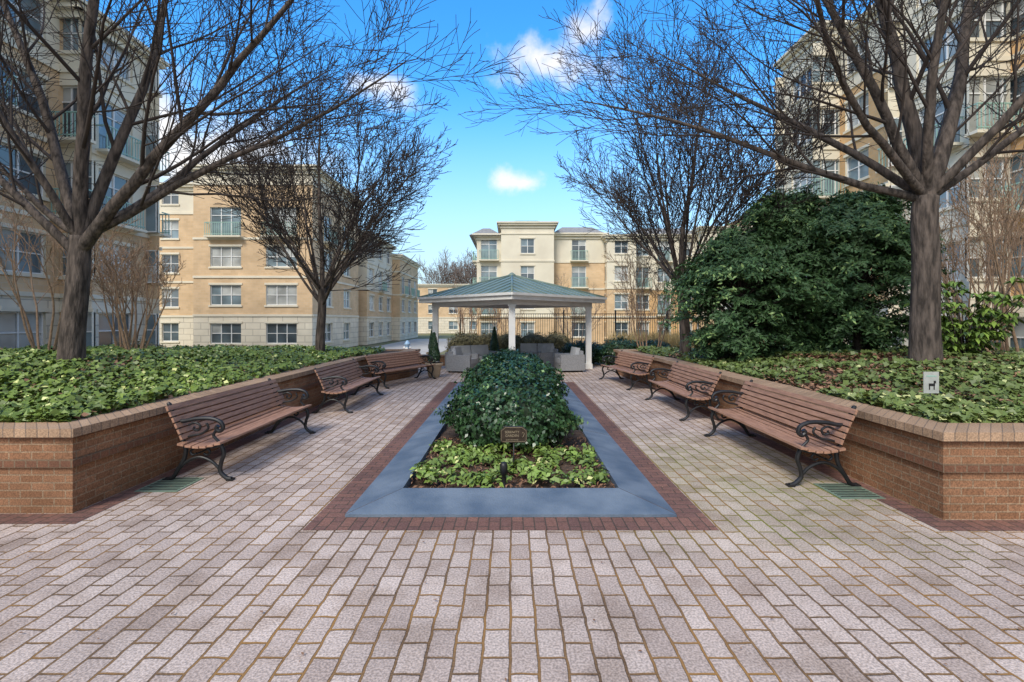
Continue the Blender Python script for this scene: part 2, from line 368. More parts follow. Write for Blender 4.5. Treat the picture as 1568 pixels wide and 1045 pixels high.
for k in range(270):
    cx=r.uniform(-1.0,.98); cy=r.uniform(4.95,6.6)
    if math.sin(cx*5.3+1)*math.sin(cy*6.1)+.3*r.normal()<-.12: continue
    m=18; a=r.rand(m)*6.28; q=r.rand(m)**.6*.10
    cl.append(np.c_[cx+np.cos(a)*q,cy+np.sin(a)*q,.09+r.rand(m)*.09+(.1-q)*.4]); cn.append(np.c_[np.cos(a)*.5,np.sin(a)*.5-.1,np.ones(m)]+r.normal(size=(m,3))*.3); cr.append(np.full(m,r.normal()*.18))
C=np.vstack(cl); leaves('groundcover_plants',C,np.vstack(cn),.05+.045*r.rand(len(C)),.55,LM['cover'],np.clip(r.normal(size=len(C))*.2+.5+np.concatenate(cr),0,1))
n=1800; C=np.c_[r.uniform(-1.07,1.05,n),r.uniform(4.85,7,n),.085+.03*r.rand(n)]
leaves('mulch_chips',C,r.normal(size=(n,3))*.5+np.array([0,0,1]),.03+.04*r.rand(n),.35,LM['litter'],r.rand(n)*.6)
# ------------------------------------------------------------------ bare trees
def grow(mb,rng,p,d,L,r,lvl,maxl,cfg,mat):
    ns=max(3,int(cfg['seg'][lvl])); pts=[p.copy()]; rad=[r]; dirs=[d.copy()]
    st=L/ns
    for i in range(ns):
        j=cfg['jit'][lvl]
        d=d+Vector((rng.gauss(0,j),rng.gauss(0,j),rng.gauss(0,j)+cfg['up'][lvl]))
        d.normalize(); p=p+d*st; pts.append(p.copy()); dirs.append(d.copy())
        rad.append(max(cfg['rmin'],r*(1-(i+1)/ns*cfg['taper'][lvl])))
    mb.tube(pts,rad,mat if lvl<2 or mat!='bark' else 'twig',[10,8,6,4,3,3][lvl],cap=False)
    if lvl>=maxl: return
    nc=cfg['n'][lvl]; az=rng.random()*6.28
    for k in range(nc):
        t=cfg['t0'][lvl]+(1-cfg['t0'][lvl])*(k+rng.random()*.7)/nc; t=min(t,.98)
        f=t*ns; i=int(f); q=pts[i].lerp(pts[min(i+1,ns)],f-i); rr=rad[i]; dd=dirs[i]
        az+=2.4+rng.gauss(0,.4)
        o=dd.orthogonal().normalized(); o=Matrix.Rotation(az,3,dd)@o
        an=math.radians(rng.gauss(cfg['ang'][lvl],7))
        nd_=(dd*math.cos(an)+o*math.sin(an)).normalized()
        if nd_.z<-.1: nd_.z*=.3; nd_.normalize()
        l2=L*cfg['ratio'][lvl]*(1.2-.6*t)*rng.uniform(.75,1.2)
        grow(mb,rng,q,nd_,l2,max(cfg['rmin'],min(rr*.7,rr*cfg['rr'][lvl])),lvl+1,maxl,cfg,mat)
def bare_tree(name,base,trunk,r0,limbs,cfg,seed,mat='bark',maxl=4):
    rng=random.Random(seed); mb=MB(); 
    T=[Vector(base)+Vector(t) for t in trunk]; T=smoothpts(T,5); n=len(T)
    rad=[r0*(1.55,1.38,1.27,1.19,1.14,1.10,1.08,1.06)[i] if i<8 else r0*(1.05-.12*(i-8)/(n-8)) for i in range(n)]
    mb.tube(T,rad,mat,16)
    for (t,d,L,r) in limbs:
        p=T[min(n-1,int(t*(n-1)))]
        grow(mb,rng,p.copy(),Vector(d).normalized(),L,r,1,maxl,cfg,mat)
    return mb.make(name)
cfgN=dict(seg=[6,13,8,5,3,3],jit=[.05,.055,.07,.09,.11,.15],up=[0,.02,.035,.035,.03,.02],taper=[.3,.86,.85,.8,.6,.6],
  n=[0,13,8,6,4,0],t0=[.3,.18,.15,.12,.1,.1],ang=[40,38,38,38,38,35],ratio=[.6,.48,.5,.54,.55,.5],rr=[.6,.38,.46,.55,.6,.6],rmin=.0045)
bare_tree('bare_tree',(-7.3,8,.93),[(0,0,-.2),(.03,0,.6),(.10,.0,1.3),(.14,0,1.8),(.16,.0,2.25)],.155,[
 (.80,(-.72,-.1,.80),5.6,.075),(.86,(.80,-.2,.78),6.8,.105),(.97,(-.30,.25,1),7,.095),(1,(.05,-.25,1.1),7.4,.11),(1,(.38,.2,1),7,.095),(1,(.62,.5,.62),6,.08),
 (.98,(.95,-.05,.36),6.2,.07),(1,(-.95,.25,.42),5.6,.065),(.99,(-.3,-.6,.9),5,.065)],cfgN,11)
bare_tree('bare_tree',(6.85,8,.93),[(0,0,-.2),(-.02,0,.8),(.0,0,1.8),(-.03,0,2.5),(0,0,2.9)],.185,[
 (.97,(.85,.1,.62),5.5,.08),(.98,(-.12,.0,1),8,.13),(.99,(.34,-.1,1.1),7.5,.125),(1,(-.65,-.15,.80),6.6,.09),(.99,(-.95,.2,.40),6.2,.075),(1,(-.55,.55,.8),6,.075),(1,(-.85,-.4,.55),5.6,.07),(1,(.7,-.5,.9),5.5,.08),(1,(-.3,-.5,1.1),6,.085),(1,(.6,.5,1.0),6,.075)],cfgN,23)
cfgF=dict(cfgN); cfgF.update(rmin=.0075,ang=[40,30,32,34,36,35],up=[0,.012,.05,.05,.04,.02],n=[0,10,7,5,3,0],jit=[.05,.05,.07,.09,.11,.15],ratio=[.6,.42,.5,.5,.5,.5])
def vase(r0,L,k,seed,lean=0):
    rng=random.Random(seed); out=[]
    for i in range(k):
        a=i*2.4+rng.random(); s=[.35,.75,1.15,1.7][i%4]*rng.uniform(.85,1.1)
        out.append((rng.uniform(.78,1),(math.cos(a)*s+lean,math.sin(a)*s,1.15),L*(1.05,.98,.85,.76)[i%4]*rng.uniform(.92,1.05),r0*.34))
    out.append((1,(0,0,1),L*1.1,r0*.6)); return out
bare_tree('bare_tree',(-5.55,14,.75),[(0,0,-.2),(0,0,.6),(.05,0,1.3),(.05,0,2.0)],.115,vase(.125,5.5,16,5),cfgF,31)
bare_tree('bare_tree',(5.0,14,.75),[(0,0,-.2),(.02,0,.6),(-.05,0,1.4),(-.1,0,2.2)],.135,vase(.135,5.9,16,9,-.05),cfgF,41)
cfgC=dict(cfgN); cfgC.update(rmin=.006,n=[0,5,4,4,0,0],ang=[20,24,28,30,30,30],up=[0,.06,.06,.05,.03,.02],t0=[.3,.4,.3,.2,.1,.1],ratio=[.6,.45,.5,.5,.5,.5],rr=[.6,.5,.55,.6,.6,.6])
def myrtle(x,y,z,h,seed,k=8,spread=.28,mat='bark2',name='crepe_myrtle'):
    rng=random.Random(seed); mb=MB()
    for i in range(k):
        a=i*6.28/k+rng.random(); s=spread*rng.uniform(.5,1.2)
        grow(mb,rng,Vector((x+math.cos(a)*.12,y+math.sin(a)*.12,z)),Vector((math.cos(a)*s,math.sin(a)*s,1)).normalized(),h*rng.uniform(.85,1.05),.035,1,4,cfgC,mat)
    mb.make(name)
myrtle(-12.3,12.8,.5,4.0,1); myrtle(-12.0,15,.6,3.2,2); myrtle(-10.9,14.0,.6,2.9,8); myrtle(4.9,17.2,-.1,3.8,3,7,.35); myrtle(12.2,13,.6,3.6,4,8,.35); myrtle(13.5,12,.6,3.8,5,8,.4)
myrtle(-2.2,23.5,0,3,6,6,.3); myrtle(11,10.5,.6,4.6,7,9,.5); myrtle(14.5,14.5,.5,6,17,9,.4)
myrtle(3.2,26,-.9,4,12,6,.4,'farbark'); myrtle(7.5,27,-.9,4.2,13,6,.4,'farbark'); myrtle(-.5,27,-.9,3.8,14,6,.4)
cfgD=dict(cfgC); cfgD.update(rmin=.035,n=[0,8,5,4,0,0],ang=[30,35,35,35,30,30])
mb=MB(); rng=random.Random(5)
for i in range(16):
    x=-20+i*1.9+rng.random(); y=118+rng.random()*12
    if i>9: x=rng.uniform(30,70); y=80
    mb.tube([(x,y,-1),(x,y,5)],[.3,.22],'farbark',6)
    for k in range(8):
        a=k*.9; grow(mb,rng,Vector((x,y,4.5)),Vector((math.cos(a)*.6,math.sin(a)*.6,1)).normalized(),rng.uniform(9,13),.14,1,3,cfgD,'farbark')
mb.make('distant_bare_trees')
# ------------------------------------------------------------------ evergreens
def evergreen(name,cx,cy,z0,H,Rx,Ry,nb,seed):
    par=empty(name); r=np.random.RandomState(seed); mb=MB()
    mb.tube([(cx,cy,z0-.1),(cx+.05,cy,z0+H*.5),(cx,cy,z0+H*.93)],[.12,.08,.02],'bark',8)
    Cs=[];Ns=[];Ts=[];Rr=[]
    for b_ in range(nb):
        t=r.rand()**.85; z=z0+.1+t*H*.9; a=r.rand()*6.283
        prof=(math.sin(min(1,(t*1.25+.28))*math.pi*.5) if t<.35 else 1-((t-.35)/.65)**1.8*.82)
        prof*=(1+.15*math.sin(a*3+t*9+seed)+.13*math.sin(a*7+t*19))*(.66+.44*r.rand())
        if r.rand()<.10: prof*=1.15
        R_=np.array([math.cos(a)*Rx*prof,math.sin(a)*Ry*prof,0])
        L=np.linalg.norm(R_); start=np.array([cx,cy,z-.2*L]); k=14
        rise=(.3+.55*r.rand()*(.4+t))*L; s=np.linspace(0,1,k)[:,None]
        pts=start+R_*s+np.array([0,0,1])*(rise*np.sin(s*2.0)-.08*L*s**3)
        mb.tube([tuple(p) for p in pts[::3]],[.016,.013,.01,.007,.004][:len(pts[::3])],'bark',3,cap=False)
        tone=r.normal()*.15; rad=R_/(L+1e-6)
        for q in range(5,k):
            for sgn in (-1,1):
                d=pts[q]-pts[q-1]; d/=np.linalg.norm(d)+1e-9
                sd=np.cross(d,[0,0,1]); sd/=np.linalg.norm(sd)+1e-9
                dirn=d*.8+sd*sgn*.65+np.array([0,0,.05])+r.normal(size=3)*.3
                m=8; l=.28*(1.2-q/k*.5)
                ss=np.linspace(.1,1,m)[:,None]
                P=pts[q]+dirn*ss*l+np.array([0,0,-.05])*ss**2+r.normal(size=(m,3))*.022
                Cs.append(P); Ts.append(np.tile(dirn,(m,1))+r.normal(size=(m,3))*.7); Ns.append(np.tile(np.array([0,0,.75])+rad*.75,(m,1))+r.normal(size=(m,3))*.5)
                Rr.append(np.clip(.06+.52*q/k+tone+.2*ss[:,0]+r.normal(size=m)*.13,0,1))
    C=np.vstack(Cs); leaves('foliage',C,np.vstack(Ns),.085+.045*r.rand(len(C)),.36,LM['needle'],np.concatenate(Rr),par,T=np.vstack(Ts),fold=.05)
    mb.make('trunk_and_branches',par)
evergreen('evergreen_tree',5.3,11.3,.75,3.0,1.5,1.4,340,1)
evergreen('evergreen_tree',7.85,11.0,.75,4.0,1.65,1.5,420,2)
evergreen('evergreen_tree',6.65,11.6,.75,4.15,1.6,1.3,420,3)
par=empty('rhododendron_shrub'); mb=MB(); rng=random.Random(3); Cs=[];Ns=[]
for k in range(52):
    a=rng.random()*6.28; s=rng.uniform(.2,.85); h=rng.uniform(.7,1.75)
    p=Vector((8.6,9.2,.75)); q=p+Vector((math.cos(a)*s,math.sin(a)*s,h))
    mb.tube([p,p.lerp(q,.5)+Vector((0,0,.15)),q],[.015,.01,.006],'bark',4)
    for w_ in range(3):
        c=p.lerp(q,1-.22*w_)
        for j in range(9):
            b2=j*.7+k; Cs.append((c.x+math.cos(b2)*.08,c.y+math.sin(b2)*.08,c.z+rng.uniform(-.03,.03))); Ns.append((math.cos(b2)*.5+rng.gauss(0,.3),math.sin(b2)*.5+rng.gauss(0,.3),.9))
C=np.array(Cs); T=C*0; Nn=np.array(Ns); T[:,0]=Nn[:,0];T[:,1]=Nn[:,1];T[:,2]=-.3
leaves('foliage',C,Nn,.13+.07*rs.rand(len(C)),.4,LM['mag'],rs.rand(len(C)),par,T=T); mb.make('stems',par)
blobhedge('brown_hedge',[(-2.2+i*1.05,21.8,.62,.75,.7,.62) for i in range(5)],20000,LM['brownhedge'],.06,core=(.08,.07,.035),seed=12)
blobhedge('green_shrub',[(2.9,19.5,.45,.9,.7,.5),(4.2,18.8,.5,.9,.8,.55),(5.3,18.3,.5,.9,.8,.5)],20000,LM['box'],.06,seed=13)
blobhedge('reddish_shrub',[(-11.3,9.8,1.0,.7,.6,.45)],4000,leafmat('red_shrub_mat',[(.08,.04,.03),(.22,.10,.07),(.2,.17,.06)]),.05,core=(.05,.03,.025),seed=14,corek=.5,shell=.6)
blobhedge('green_shrub',[(-14,18,.2,1.2,1,.8),(-11,19,.1,1.2,1,.7),(-8.5,27,-.5,1.2,1,.7)],12000,LM['brownhedge'],.08,core=(.06,.06,.03),seed=15,zmin=-.9)
n=5000; x=rs.uniform(4.5,8.5,n); y=rs.uniform(20,23,n); z=rs.uniform(.2,1.1,n)
leaves('ornamental_grass',np.c_[x,y,z],rs.normal(size=(n,3))*np.array([1,1,.2]),.35+.3*rs.rand(n),.05,LM['reed'],rs.rand(n),T=np.c_[rs.normal(size=n)*.25,rs.normal(size=n)*.25,np.ones(n)])
# ------------------------------------------------------------------ benches
def bench_mesh():
    g=MB(); Lh=1.22
    for ye in (-1.12,1.12):
        def tb(P,r,n=5): g.tube([(p[0],ye,p[1]) for p in smoothpts([(a,b,0) for a,b in P],n)],r,'iron',8)
        tb([(.70,.015),(.64,.03),(.575,.10),(.585,.2),(.615,.3),(.58,.40)],.024)
        tb([(-.03,.015),(.04,.03),(.10,.12),(.17,.24),(.19,.34),(.17,.42)],.024)
        tb([(.60,.405),(.45,.375),(.3,.375),(.165,.42)],.023)
        tb([(.17,.40),(.13,.52),(.075,.68),(.01,.84),(-.01,.85)],.023)
        tb([(.10,.11),(.2,.21),(.34,.26),(.48,.21),(.58,.11)],.017)
        tb([(.08,.66),(.18,.665),(.32,.69),(.48,.69),(.58,.65),(.605,.585),(.565,.55),(.53,.58),(.55,.61)],.023)
        tb([(.585,.41),(.54,.45),(.50,.50),(.52,.55)],.016)
        tb([(.22,.62),(.29,.645),(.35,.61),(.33,.56),(.28,.57),(.285,.6)],.013)
        tb([(.17,.47),(.26,.50),(.36,.52),(.44,.58),(.42,.64)],.013)
        tb([(.28,.36),(.24,.32),(.27,.285),(.31,.30)],.013); tb([(.42,.36),(.46,.32),(.43,.285),(.39,.30)],.013)
        g.box(.655,.725,ye-.035,ye+.035,0,.022,'iron'); g.box(-.055,.015,ye-.035,ye+.035,0,.022,'iron')
    for k in range(6):
        x=.60-k*.082; z=.425-.045*math.sin((k+.3)/6*math.pi)
        T=Matrix.Translation((x,0,z))@Matrix.Rotation(math.radians((k-2.2)*3.2),4,'Y')
        g.box(-.034,.034,-Lh,Lh,0,.024,'wood',T)
    for k in range(6):
        t=k/5; x=.165-.15*t**1.1; z=.495+.32*t
        T=Matrix.Translation((x+.02,0,z))@Matrix.Rotation(math.radians(-22),4,'Y')
        g.box(-.0,.024,-Lh,Lh,-.027,.027,'wood',T)
    g.tube([(.32,-1.12,.30),(.32,1.12,.30)],.009,'iron',6)
    return g.make('park_bench',bevel=.004)
b0=bench_mesh()
def place(o,x,y,rot): o.location=(x,y,0); o.rotation_euler=(0,0,math.radians(rot))
place(b0,-3.85,6.55,0)
for (x,y,rt) in [(-3.80,10.45,0),(-3.42,13.95,-24),(3.70,6.35,180),(3.72,9.75,180),(3.5,13.6,188)]:
    o=b0.copy(); sc.collection.objects.link(o); place(o,x,y,rt)
# ------------------------------------------------------------------ gazebo
gz=empty('gazebo'); CX,CY=0,17.9; E=3.45; ez=2.42; az_=3.45; Cc=2.83
T=Matrix.Translation((CX,CY,0))@Matrix.Rotation(math.radians(45),4,'Z')
g=MB(); s=E/math.sqrt(2)
def TP(p): return tuple(T@Vector(p))
cor=[(-s,-s),(s,-s),(s,s),(-s,s)]
for k in range(4):
    a=cor[k]; b=cor[(k+1)%4]
    g.poly([TP((*a,ez+.2)),TP((*b,ez+.2)),TP((0,0,az_))],'copper')
    e=Vector((b[0]-a[0],b[1]-a[1],0)); 
    for i in range(1,12):
        t=i/12; p=Vector((*a,ez+.2))+e*t; m=1-abs(2*t-1)
        mid=Vector(((a[0]+b[0])/2,(a[1]+b[1])/2,0)); inw=Vector((-mid.x,-mid.y,az_-ez-.2))*m
        g.tube([TP(p+Vector((0,0,.012))),TP(p+inw+Vector((0,0,.012)))],.018,'copper',4)
    g.tube([TP((*a,ez+.21)),TP((0,0,az_+.01))],.035,'copper',6)
g.tube([TP((0,0,az_-.08)),TP((0,0,az_+.03)),TP((0,0,az_+.1))],[.16,.13,.03],'copper',10)
g.make('roof',gz)
g=MB(); t_=.05
for (x0,x1,y0,y1) in ((-s,s,-s,-s+t_),(-s,s,s-t_,s),(-s,-s+t_,-s+t_,s-t_),(s-t_,s,-s+t_,s-t_)): g.box(x0,x1,y0,y1,ez,ez+.195,'white',T)
g.box(-s-.03,s+.03,-s-.06,-s-.002,ez+.13,ez+.21,'white',T); g.box(-s-.06,-s-.002,-s-.0019,s+.03,ez+.13,ez+.21,'white',T)
cs=Cc/math.sqrt(2)
for (x0,x1,y0,y1) in ((-cs-.1,cs+.1,-cs-.09,-cs+.09),(-cs-.1,cs+.1,cs-.09,cs+.09),(-cs-.09,-cs+.09,-cs+.09,cs-.09),(cs-.09,cs+.09,-cs+.09,cs-.09)): g.box(x0,x1,y0,y1,ez-.14,ez+.06,'white',T)
g.make('fascia_and_beams',gz)
g=MB(); g.box(-s+t_+.002,s-t_-.002,-s+t_+.002,s-t_-.002,ez+.065,ez+.09,'ceil',T); g.make('ceiling',gz)
g=MB()
for (a,b) in ((-1,-1),(1,-1),(1,1),(-1,1)):
    x,y=(T@Vector((a*cs,b*cs,0))).xy
    g.box(x-.10,x+.10,y-.10,y+.10,.18,ez-.2,'white'); g.box(x-.13,x+.13,y-.13,y+.13,.0,.18,'white'); g.box(x-.13,x+.13,y-.13,y+.13,ez-.2,ez-.141,'white')
g.make('columns',gz,bevel=.008)
def armchair(name,x,y,rot,W=.95,seats=1):
    e=empty(name,(x,y,0)); e.rotation_euler=(0,0,math.radians(rot))
    g=MB(); D=.85
    g.box(-W/2,W/2,-D/2,D/2,.06,.30,'wicker'); g.box(-W/2,-W/2+.15,-D/2,D/2,.302,.60,'wicker'); g.box(W/2-.15,W/2,-D/2,D/2,.302,.60,'wicker')
    g.box(-W/2+.152,W/2-.152,D/2-.15,D/2,.302,.72,'wicker')
    for a in (-1,1):
        for b in (-1,1): g.box(a*(W/2-.08)-.03,a*(W/2-.08)+.03,b*(D/2-.08)-.03,b*(D/2-.08)+.03,0,.058,'iron')
    g.make('frame',e,bevel=.02)
    g=MB(); ww=(W-.32)/seats
    for k in range(seats):
        x0=-W/2+.16+k*ww; g.box(x0+.005,x0+ww-.005,-D/2+.01,D/2-.16,.305,.45,'cushion')
        T2=Matrix.Translation((x0+ww/2,D/2-.26,.46))@Matrix.Rotation(math.radians(-12),4,'X'); g.box(-ww/2+.02,ww/2-.02,-.06,.08,0,.38,'cushion',T2)
    g.make('cushions',e,bevel=.04)
armchair('outdoor_sofa',-1.45,18.0,35,1.9,2); armchair('outdoor_sofa',1.0,19.4,-5,1.7,2); armchair('outdoor_armchair',2.0,17.0,-80); armchair('outdoor_armchair',1.15,18.0,-60); armchair('outdoor_armchair',-1.7,16.8,75)
g=MB(); g.box(-.6,.2,17.6,18.2,.38,.42,'wicker')
for a in (-.55,.1):
    for b in (17.65,18.1): g.box(a,a+.05,b,b+.05,0,.38,'wicker')
g.make('coffee_table',bevel=.008)
def pot(x,y,hc):
    e=empty('potted_topiary',(0,0,0)); g=MB()
    g.lathe([(.15,0),(.17,.02),(.24,.34),(.27,.38),(.29,.40),(.29,.45),(.25,.45),(.24,.42),(.02,.42)],x,y,'pot',24); g.tube([(x,y,.4),(x,y,.7)],.02,'bark',6); g.make('pot',e)
    n=3500; t=rs.rand(n); a=rs.rand(n)*6.28; rr=(.2*(1-t)+.03)*(.75+.3*rs.rand(n)); rr*=np.where(t<.1,.8,1)
    C=np.c_[x+np.cos(a)*rr,y+np.sin(a)*rr,.5+t*hc]; leaves('foliage',C,np.c_[np.cos(a),np.sin(a),np.full(n,.5)]+rs.normal(size=(n,3))*.4,np.full(n,.05),.6,LM['box'],rs.rand(n)*.9,e)
pot(-2.45,15.2,.9); pot(-.75,20.6,1.0); pot(-3.3,20.2,1.1)
# ------------------------------------------------------------------ fence
g=MB(); fy=24.3
for i in range(int((10.5+2.6)/.115)):
    x=-2.6+i*.115; g.box(x-.009,x+.009,fy-.009,fy+.009,.1,2.12,'iron')
for zz in (.18,1.85,2.08): g.box(-2.6,10.6,fy-.016,fy+.016,zz,zz+.035,'iron')
for i in range(6): x=-2.6+i*2.6; g.box(x-.035,x+.035,fy-.036,fy+.036,0,2.25,'iron'); g.frus(x,fy,2.25,2.31,.045,.045,.005,.005,'iron')
g.make('iron_fence')
# ------------------------------------------------------------------ small items
def plaque():
    e=empty('plaque_sign'); y=5.45; g=MB()
    P=[(-.135,.42),(.135,.42),(.15,.44),(.15,.56),(.125,.575),(.10,.60),(-.10,.60),(-.125,.575),(-.15,.56),(-.15,.44)]
    f=[(x,y-.012,z) for x,z in P]; b=[(x,y+.012,z) for x,z in P]
    g.poly(f,'bronze'); g.poly(b[::-1],'bronze')
    for i in range(len(P)): j=(i+1)%len(P); g.poly([f[i],b[i],b[j],f[j]],'bronze')
    loop=[(x*.93,y-.0125,.51+(z-.51)*.88) for x,z in P]; g.tube(loop+[loop[0]],.002,'gold',4)
    g.tube([(0,y+.005,.02),(0,y+.005,.42)],.009,'iron',6)
    g.tube([(.09,y-.013,.51),(.10,y-.014,.535),(.12,y-.014,.525),(.11,y-.013,.49),(.095,y-.013,.48)],.003,'gold',4)
    g.make('plate',e)
    for t,z,s_ in (('SERENITY',.535,.038),('GARDEN',.495,.038),('quiet courtyard',.455,.022)):
        cu=bpy.data.curves.new('lettering','FONT'); cu.body=t; cu.size=s_; cu.align_x='CENTER'; cu.extrude=.001; cu.materials.append(M['gold'])
        o=bpy.data.objects.new('lettering',cu); sc.collection.objects.link(o); o.location=(-.02,y-.014,z-.01); o.rotation_euler=(math.pi/2,0,0); o.parent=e
    e.location=(.02,0,0)
plaque()
g=MB(); g.lathe([(.035,.03),(.035,.06),(.022,.07),(.022,.2),(.038,.21),(.042,.30),(.03,.33),(.012,.335)],-.085,4.98,'iron',14); g.make('path_light')
g=MB(); y=5.4; x=4.68
g.box(x-.085,x+.085,y-.004,y+.004,.98,1.22,'sign'); g.tube([(x,y+.01,.7),(x,y+.01,1.0)],.007,'iron',6)
g.box(x-.055,x+.055,y-.006,y-.0045,1.165,1.18,'green'); g.box(x-.03,x+.04,y-.006,y-.0045,1.06,1.09,'iron'); g.box(x+.025,x+.05,y-.006,y-.0045,1.091,1.12,'iron')
for q in (-.022,.03): g.box(x+q-.006,x+q+.006,y-.006,y-.0045,1.02,1.0595,'iron')
g.make('no_dogs_sign')
for (x0,x1,y0,y1) in ((-3.95,-3.5,5.05,5.5),(3.3,3.75,4.85,5.3)):
    g=MB(); g.box(x0,x1,y0,y1,.0,.008,'drain')
    for k in range(8): yy=y0+.04+k*.05; g.box(x0+.03,x1-.03,yy,yy+.012,.009,.012,'iron')
    g.make('drain_grate')
g=MB(); X,Y=-5.2,24
g.lathe([(.16,0),(.16,.06),(.11,.08),(.11,.55),(.14,.57),(.14,.62),(.11,.66),(.06,.74),(.03,.78)],X,Y,'hyd',14); g.tube([(X-.2,Y,.42),(X+.2,Y,.42)],.05,'white',10); g.tube([(X,Y-.18,.38),(X,Y,.38)],.065,'white',10); g.make('fire_hydrant')
# ------------------------------------------------------------------ buildings
BR=random.Random(77)
class Fac:
    def __init__(s,g,ox,oy,dx,dy): s.g=g;s.o=Vector((ox,oy,0));s.d=Vector((dx,dy,0));s.n=Vector((dy,-dx,0))
    def P(s,u,v,n=0): p=s.o+s.d*u+s.n*n; return (p.x,p.y,v)
    def quad(s,u0,u1,v0,v1,mat,n=0):
        if u1-u0<1e-4 or v1-v0<1e-4: return
        s.g.poly([s.P(u0,v0,n),s.P(u1,v0,n),s.P(u1,v1,n),s.P(u0,v1,n)],mat,[(u0,v0),(u1,v0),(u1,v1),(u0,v1)])
    def box(s,u0,u1,v0,v1,n0,n1,mat):
        A=[s.P(u,v,n) for n in (n0,n1) for v in (v0,v1) for u in (u0,u1)]
        for f in [(0,2,3,1),(4,5,7,6),(0,1,5,4),(2,6,7,3),(0,4,6,2),(1,3,7,5)]: s.g.poly([A[i] for i in f],mat)
    def window(s,u0,u1,v0,v1,kind,lint=True):
        w=u1-u0; D=-.18
        for q in ([(u0,v0),(u0,v1)],[(u1,v0),(u1,v1)],[(u0,v0),(u1,v0)],[(u0,v1),(u1,v1)]):
            (a,b),(c,d)=q; s.g.poly([s.P(a,b,0),s.P(c,d,0),s.P(c,d,D),s.P(a,b,D)],'cream')
        np_=max(1,round(w/.85)); fw=.06
        pw=(w-fw*(np_+1))/np_
        gm=['g0','g0','g1','g1','g2'][BR.randrange(5)]
        for k in range(np_+1): uu=u0+k*(pw+fw); s.box(uu,uu+fw,v0,v1,D,D+.07,'white')
        hm=(v0+v1)/2 if kind!='balc' else v0+(v1-v0)*.72
        for k in range(np_):
            a=u0+fw+k*(pw+fw); b=a+pw
            s.box(a,b,v0,v0+fw,D,D+.065,'white'); s.box(a,b,v1-fw,v1,D,D+.065,'white'); s.box(a,b,hm-.025,hm+.025,D,D+.065,'white')
            g2=gm if BR.random()<.75 else 'g1'
            s.quad(a,b,v0+fw,hm-.025,gm,D+.02); s.quad(a,b,hm+.025,v1-fw,'g2' if BR.random()<.3 else g2,D+.02)
        if kind=='balc':
            s.box(u0-.2,u1+.2,v0-.14,v0-.02,.002,.55,'cream')
            s.box(u0-.15,u1+.15,v0+1.0,v0+1.05,.45,.5,'green'); s.box(u0-.15,u1+.15,v0+.08,v0+.12,.45,.5,'green')
            uu=u0-.15
            while uu<u1+.15: s.box(uu,uu+.03,v0-.02,v0+1.0,.46,.49,'green'); uu+=.16
            for e in (u0-.15,u1+.11): s.box(e,e+.04,v0+1.0,v0+1.05,.0,.449,'green')
        elif lint:
            s.box(u0-.1,u1+.1,v0-.14,v0,.002,.08,'cream'); s.box(u0-.1,u1+.1,v1,v1+.16,.002,.05,'cream')
def facade(g,ox,oy,dx,dy,W,z0,floors,wins,nocorn=False):
    f=Fac(g,ox,oy,dx,dy); z=z0
    for i,(h,mat,kinds) in enumerate(floors):
        ops=[]
        for j,(uc,ww) in enumerate(wins):
            kd=kinds[j%len(kinds)]
            if kd=='n': continue
            if kd in('balc',): v0,v1=z+.15,z+2.5
            else: v0,v1=z+.78,z+2.42
            ops.append((uc-ww/2,uc+ww/2,v0,v1,kd))
        ops.sort(); u=0
        for (a,b,v0,v1,kd) in ops:
            f.quad(u,a,z,z+h,mat); f.quad(a,b,z,v0,mat); f.quad(a,b,v1,z+h,mat); f.window(a,b,v0,v1,kd); u=b
        f.quad(u,W,z,z+h,mat)
        if i>0: f.box(0,W,z-.13,z+.05,.003,.07,'cream')
        z+=h
    if not nocorn:
        f.box(-.1,W+.1,z-.45,z-.15,.003,.12,'cream'); f.box(-.3,W+.3,z-.15,z+.05,.003,.35,'cream'); f.box(-.42,W+.42,z+.05,z+.2,.003,.48,'cream')
    return z
def wlist(W,sp,ww,off=0):
    n=max(1,int(W/sp)); return [((i+.5)*W/n+off,ww) for i in range(n)]
def block(g,x0,x1,y0,y1,z0,floors,faces='SEW',sp=4.2,ww=2.0,wS=None,wE=None,wW=None,roof='roofgray'):
    H=z0+sum(f[0] for f in floors)
    if 'S' in faces: facade(g,x0,y0,1,0,x1-x0,z0,floors,wS or wlist(x1-x0,sp,ww))
    if 'E' in faces: facade(g,x1,y0,0,1,y1-y0,z0,floors,wE or wlist(y1-y0,sp,ww))
    if 'W' in faces: facade(g,x0,y1,0,-1,y1-y0,z0,floors,wW or wlist(y1-y0,sp,ww))
    if 'N' in faces: facade(g,x1,y1,-1,0,x1-x0,z0,floors,wlist(x1-x0,sp,ww))
    for c,pts in (('S',[(x0,y0),(x1,y0)]),('E',[(x1,y0),(x1,y1)]),('W',[(x0,y1),(x0,y0)]),('N',[(x1,y1),(x0,y1)])):
        if c not in faces: a,b=pts; g.poly([(*a,z0),(*b,z0),(*b,H),(*a,H)],floors[1][1])
    g.poly([(x0,y0,H),(x1,y0,H),(x1,y1,H),(x0,y1,H)],roof)
w1=['w'];wb=['w','balc']
g=MB(); FA=[(3.15,'stone',w1),(3.15,'tan',w1),(3.15,'tan',w1),(3.15,'tan',['w','balc']),(3.15,'cream',['w','balc'])]
block(g,-34,-19,-12,25.8,-.3,FA,'ES',4.6,2.0)
for yy in (14.6,): block(g,-18.99,-18.0,yy-1.9,yy+1.9,-.3,[(3.15,'stone',w1),(3.15,'cream',w1),(3.15,'cream',w1),(3.15,'cream',['balc']),(2.6,'cream',w1)],'ESN',3,1.9)
